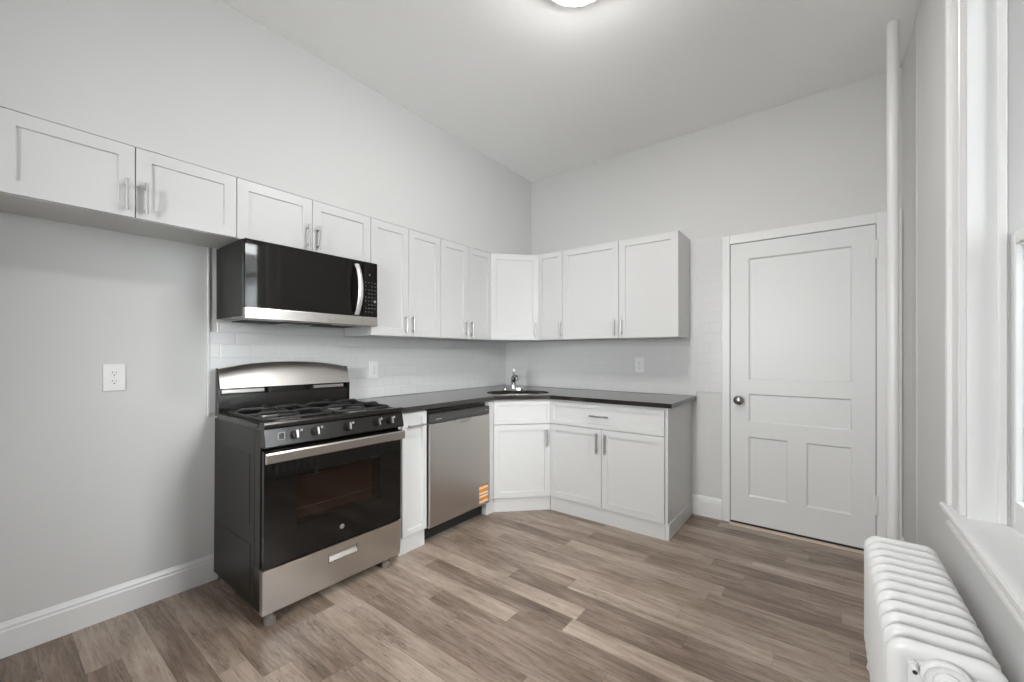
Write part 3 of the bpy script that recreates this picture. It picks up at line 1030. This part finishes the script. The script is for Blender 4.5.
# backguard
b = B()
for x0, x1 in ((0, 0.009), (RW - 0.009, RW)):
    prism(b, [(-0.020, 0.900), (-0.070, 0.900), (-0.072, 1.045), (-0.036, 1.155), (-0.020, 1.158)], 'x', x0, x1)
box(b, 0.009, RW - 0.009, -0.030, -0.018, 0.900, 1.15)
box(b, 0.009, RW - 0.009, -0.064, -0.030, 0.900, 1.014, 0.002)
for x in (0.255, 0.50):
    box(b, x - 0.006, x + 0.006, -0.066, -0.030, 1.014, 1.052)
bgd = obj('backguard', b, M['blk'], rg)
b = B()
N = 24
rows = []
for i in range(N + 1):
    u = 0.004 + (RW - 0.008) * i / N
    s = (i / N - 0.5) * 2
    zt = 1.152 + 0.040 * (1 - abs(s) ** 2.2)
    zb = 1.050
    col_ = []
    for k in range(7):
        f = k / 6
        z = zb + (zt - zb) * f
        y = -0.082 + 0.030 * f + 0.014 * f ** 6
        col_.append((u, y, z))
    rows.append(col_)
fv = [[b.verts.new(p) for p in c] for c in rows]
bv = [[b.verts.new((p[0], -0.020 if k == 6 else -0.034, p[2])) for k, p in enumerate(c)] for c in rows]
for i in range(N):
    for k in range(6):
        b.faces.new((fv[i][k], fv[i + 1][k], fv[i + 1][k + 1], fv[i][k + 1]))
        b.faces.new((bv[i][k], bv[i][k + 1], bv[i + 1][k + 1], bv[i + 1][k]))
    b.faces.new((fv[i][6], fv[i + 1][6], bv[i + 1][6], bv[i][6]))
    b.faces.new((fv[i][0], bv[i][0], bv[i + 1][0], fv[i + 1][0]))
for i in (0, N):
    for k in range(6):
        b.faces.new((fv[i][k], fv[i][k + 1], bv[i][k + 1], bv[i][k]))
o = obj('backguard_face', b, M['steel'], bgd, 40); o['label'] = 'arched stainless face'
for x0, x1 in ((0.022, 0.235), (0.525, RW - 0.03)):
    b = B(); box(b, x0, x1, -0.044, -0.031, 1.020, 1.040, 0.001); obj('vent_strip', b, M['steel'], bgd)

# ------------------------------------------------------------------ microwave
mw = thing('microwave', 'black over-range microwave with curved silver handle above the range', 'microwave', (0.0, -2.590, 1.413), LW)
MWW = 0.757
b = B()
box(b, 0.0, MWW, -0.372, -0.009, 0.018, 0.403, 0.002)
obj('body', b, M['side'], mw)
b = B(); prism(b, [(-0.012, 0.018), (-0.34, 0.0), (-0.372, 0.0), (-0.372, 0.018)], 'x', 0.004, MWW - 0.004); obj('underside', b, M['alu'], mw)
for x0 in (0.05, 0.48):
    b = B()
    for k in range(8):
        box(b, x0, x0 + 0.22, -0.30 + k * 0.03, -0.288 + k * 0.03, 0.001, 0.006)
    obj('vent_grille', b, M['slot'], mw)
b = B(); 
lens = []
for k in range(24):
    a = 2 * PI * k / 24
    lens.append((0.335 + math.copysign(abs(math.cos(a)) ** 0.4, math.cos(a)) * 0.145, -0.345 + math.sin(a) * 0.024))
prism(b, lens, 'z', -0.007, 0.006)
obj('lamp_cover', b, M['rubber'], mw)
b = B(); box(b, 0.0005, 0.650, -0.400, -0.373, 0.060, 0.402, 0.003); md = obj('door', b, M['glass'], mw)
b = B(); box(b, 0.0005, 0.650, -0.4015, -0.373, 0.003, 0.0595, 0.003, 2); obj('door_trim', b, M['steelh'], md)
b = B()
for k in range(5):
    box(b, 0.425 + k * 0.0075, 0.430 + k * 0.0075, -0.4022, -0.401, 0.030, 0.036)
obj('nameplate', b, M['nickel'], md)
b = B()
hp = []
for k in range(13):
    f = k / 12
    z = 0.068 + f * 0.305
    y = -0.408 - 0.044 * math.sin(PI * f) ** 0.8
    hp.append((0.606 , y, z))
tube(b, hp, 0.0155, 10, False, 1.0, 0.45, ref=(1, 0, 0))
for z in (0.074, 0.367):
    box(b, 0.597, 0.615, -0.414, -0.399, z - 0.008, z + 0.008)
o = obj('handle', b, M['handlew'], md, 60); o['label'] = 'curved silver handle'
b = B(); box(b, 0.6515, MWW - 0.0005, -0.400, -0.373, 0.060, 0.402, 0.003); mc = obj('control_panel', b, M['glass'], mw)
b = B(); box(b, 0.6515, MWW - 0.0005, -0.4015, -0.373, 0.003, 0.0595, 0.003, 2); obj('panel_trim', b, M['steelh'], mc)
b = B()
rnd = random.Random(3)
for r_ in range(9):
    for c_ in range(4):
        x = 0.668 + c_ * 0.022
        z = 0.088 + r_ * 0.023
        if rnd.random() < 0.2:
            continue
        box(b, x, x + 0.006 + rnd.random() * 0.003, -0.4006, -0.399, z, z + 0.0032)
kp = mat('dim_keypad_print', (0.20, 0.20, 0.20), 0.5)
obj('keypad', b, kp, mc)
b = B(); box(b, 0.696, 0.702, -0.4006, -0.399, 0.318, 0.327); obj('indicator_light', b, M['mark'], mc)
b = B(); box(b, 0.728, 0.745, -0.4008, -0.399, 0.150, 0.166); obj('start_button', b, kp, mc)

# ------------------------------------------------------------------ dishwasher
dw = thing('dishwasher', 'stainless dishwasher with dark control strip and orange sticker', 'dishwasher', (0, -1.618, 0), LW)
DW = 0.598
b = B(); box(b, 0.002, DW - 0.002, -0.600, -0.03, 0.10, 0.868); obj('tub', b, M['blk'], dw)
b = B(); box(b, 0.002, DW - 0.002, -0.555, -0.53, 0.0, 0.105); obj('kick_plate', b, M['rubber'], dw)
b = B()
hx0, hx1 = 0.222, 0.398
prof2 = [(-0.602, 0.108), (-0.640, 0.108), (-0.648, 0.116), (-0.650, 0.28), (-0.650, 0.775), (-0.648, 0.784), (-0.602, 0.786)]
prism(b, prof2, 'x', 0.004, DW - 0.004)
dd = obj('door', b, M['steel'], dw, 25)
b = B(); box(b, 0.004, DW - 0.004, -0.648, -0.602, 0.788, 0.846, 0.002); cs = obj('control_strip', b, M['dkgrey'], dw)
b = B()
for k in range(6):
    box(b, 0.055 + k * 0.0095, 0.0615 + k * 0.0095, -0.6487, -0.647, 0.808, 0.814)
obj('nameplate', b, M['mark'], cs)
b = B()
for k in range(5):
    box(b, 0.44 + k * 0.02, 0.452 + k * 0.02, -0.6487, -0.647, 0.815, 0.818)
obj('button_row', b, mat('dim_button_print', (0.14, 0.14, 0.14), 0.5), cs)
b = B(); box(b, 0.553, 0.561, -0.6490, -0.647, 0.815, 0.823); obj('indicator_light', b, M['mark'], cs)
b = B()                                           # scooped pocket handle under the strip
n = 16
top, bot = [], []
for i in range(n + 1):
    f = i / n
    x = hx0 + (hx1 - hx0) * f
    s = math.sin(PI * f) ** 0.6
    top.append((x, -0.6505, 0.7865))
    bot.append((x, -0.6512 - 0.006 * s, 0.7860 - 0.030 * s))
tv = [b.verts.new(p) for p in top]
bvv = [b.verts.new(p) for p in bot]
tb = [b.verts.new((p[0], -0.6450, p[2])) for p in top]
bb = [b.verts.new((p[0], -0.6450, p[2] - 0.001)) for p in bot]
for i in range(n):
    b.faces.new((tv[i], tv[i + 1], bvv[i + 1], bvv[i]))
    b.faces.new((tb[i], bb[i], bb[i + 1], tb[i + 1]))
    b.faces.new((bvv[i], bvv[i + 1], bb[i + 1], bb[i]))
    b.faces.new((tv[i], tb[i], tb[i + 1], tv[i + 1]))
obj('pocket_handle', b, M['steelh'], dd, 60)
b = B(); box(b, 0.476, 0.574, -0.6515, -0.6495, 0.134, 0.266); o = obj('sticker', b, M['sticker'], dd); o['label'] = 'orange and cream striped sticker'

# ------------------------------------------------------------------ outlets (local: x along the wall, out toward -y)
def outlet(label, loc, rotz, w_=0.078, h_=0.126):
    ro = thing('wall_outlet', label, 'outlet', loc, rotz)
    b = B(); box(b, -w_ / 2, w_ / 2, -0.006, 0.0, -h_ / 2, h_ / 2, 0.002, 2); obj('cover_plate', b, M['wplast'], ro)
    for z in (0.020, -0.020):
        b = B()
        pts = []
        for k in range(24):
            a = 2 * PI * k / 24
            pts.append((max(-0.0165, min(0.0165, 0.0185 * math.cos(a))), z + 0.0145 * math.sin(a)))
        prism(b, pts, 'y', -0.0085, -0.005)
        rc = obj('receptacle', b, M['wplast'], ro)
        b = B()
        for x, hh in ((-0.0065, 0.0085), (0.0065, 0.007)):
            box(b, x - 0.0011, x + 0.0011, -0.0088, -0.008, z + 0.001, z + 0.001 + hh)
        cyl(b, (0, -0.008, z - 0.0075), (0, -0.0088, z - 0.0075), 0.003, seg=10)
        obj('slots', b, M['slot'], rc)
    b = B(); cyl(b, (0, -0.0058, 0), (0, -0.0068, 0), 0.0025, seg=10); obj('screw', b, M['nickel'], ro)


outlet('white duplex outlet on the bare grey wall left of the range', (0.0, -2.998, 1.128), LW)
outlet('white duplex outlet on tile between range and sink', (0.0089, -1.600, 1.121), LW)
outlet('white duplex outlet on tile under the cabinets on the back wall', (1.438, -0.0089, 1.146), 0)

# ------------------------------------------------------------------ ceiling light
cl = thing('ceiling_light', 'round white flush dome light glowing on the ceiling', 'ceiling light', (1.806, -1.772, H))
b = B(); lathe(b, [(0.154, 0.0), (0.158, -0.004), (0.160, -0.053), (0.156, -0.057), (0.150, -0.053), (0.150, -0.035), (0.0, -0.035)], 'z'); obj('fixture_ring', b, M['trim'], cl, 40)
b = B(); lathe(b, [(0.148, -0.040)] + [(0.148 * math.cos(R(a)), -0.048 - 0.062 * math.sin(R(a))) for a in range(0, 90, 10)] + [(0, -0.110)], 'z'); obj('glass_dome', b, M['lamp'], cl, 60)

# ------------------------------------------------------------------ riser pipe
pp = thing('heating_pipe', 'white painted vertical heating riser pipe right of the door', 'pipe', (2.956, -0.485, 0))
b = B(); cyl(b, (0, 0, 0), (0, 0, H), 0.0245, seg=28); obj('pipe', b, M['trim'], pp, 40)
b = B(); lathe(b, [(0.045, 0.0), (0.044, 0.006), (0.028, 0.014), (0.026, 0.014)], 'z'); obj('floor_flange', b, M['trim'], pp, 40)

# ------------------------------------------------------------------ radiator
NS, PIT = 12, 0.0655
RX0, RX1, RZ0, RZ1 = 2.802, 3.006, 0.075, 0.525
rad = thing('radiator', 'white cast iron column radiator under the window', 'radiator', ((RX0 + RX1) / 2, -1.257, 0))
hw = (RX1 - RX0) / 2
rt_ = 0.024


def section_mesh():
    b = B()
    a = hw - rt_ * 0.80
    z0, z1 = RZ0 + rt_ * 0.80, RZ1 - rt_ * 0.80
    rc = 0.022
    loop = []
    for cx, cz, a0 in ((a - rc, z1 - rc, 0), (-a + rc, z1 - rc, 90), (-a + rc, z0 + rc, 180), (a - rc, z0 + rc, 270)):
        for k in range(6):
            t = R(a0 + 18 * k)
            loop.append((cx + rc * math.cos(t), 0, cz + rc * math.sin(t)))
    tube(b, loop, rt_, 14, True, 0.74, 0.98, ref=(0, 1, 0))
    for x in (-0.024, 0.024):
        tube(b, [(x, 0, z0 - 0.01), (x, 0, z1 + 0.004)], 0.018, 10)
    for z in (RZ1 - 0.060, RZ0 + 0.060):
        cyl(b, (0, -PIT / 2, z), (0, PIT / 2, z), 0.028, seg=20)
        tube(b, [(-0.055, 0, z), (0.055, 0, z)], 0.016, 10)
    # raised lump joining the tops of neighbouring sections
    cyl(b, (0.006, -PIT / 2, RZ1 - 0.036), (0.006, PIT / 2, RZ1 - 0.036), 0.019, seg=16)
    return b


s0 = obj('section', section_mesh(), M['rad'], rad, 60)
for i in range(1, NS):
    s = s0.copy()
    COL.objects.link(s)
    s.parent = rad
    s.location = (0, -i * PIT, 0)
ye = -(NS - 1) * PIT
for y in (0, ye):
    for x in (-hw + 0.024, hw - 0.024):
        b = B(); lathe(b, [(0.020, 0.0), (0.021, 0.006), (0.015, 0.03), (0.018, 0.09)], 'z', (x, y, 0)); obj('foot', b, M['rad'], rad, 50)
b = B()
lathe(b, [(0.046, 0.0), (0.046, 0.010), (0.040, 0.015), (0.037, 0.012), (0.026, 0.012), (0.025, 0.020), (0.015, 0.023), (0.014, 0.030), (0.0, 0.031)], '-y', (0.0, ye - PIT / 2 + 0.004, RZ1 - 0.054), 36)
obj('end_plug', b, M['rad'], rad, 50)
b = B()
box(b, -hw + 0.025, hw - 0.025, ye - 0.010, ye - 0.004, RZ0 + 0.03, RZ1 - 0.03)
obj('end_web', b, M['rad'], rad)
b = B()
cyl(b, (-0.056, ye - 0.010, RZ1 - 0.046), (-0.056, ye - 0.048, RZ1 - 0.048), 0.0068, seg=14)
cyl(b, (-0.056, ye - 0.008, RZ1 - 0.046), (-0.056, ye - 0.020, RZ1 - 0.0465), 0.0095, seg=6)
v = obj('bleed_valve', b, M['rad'], rad, 40)
b = B(); cyl(b, (-0.056, ye - 0.0478, RZ1 - 0.048), (-0.056, ye - 0.0492, RZ1 - 0.048), 0.0048, seg=12); obj('valve_bore', b, M['slot'], v)
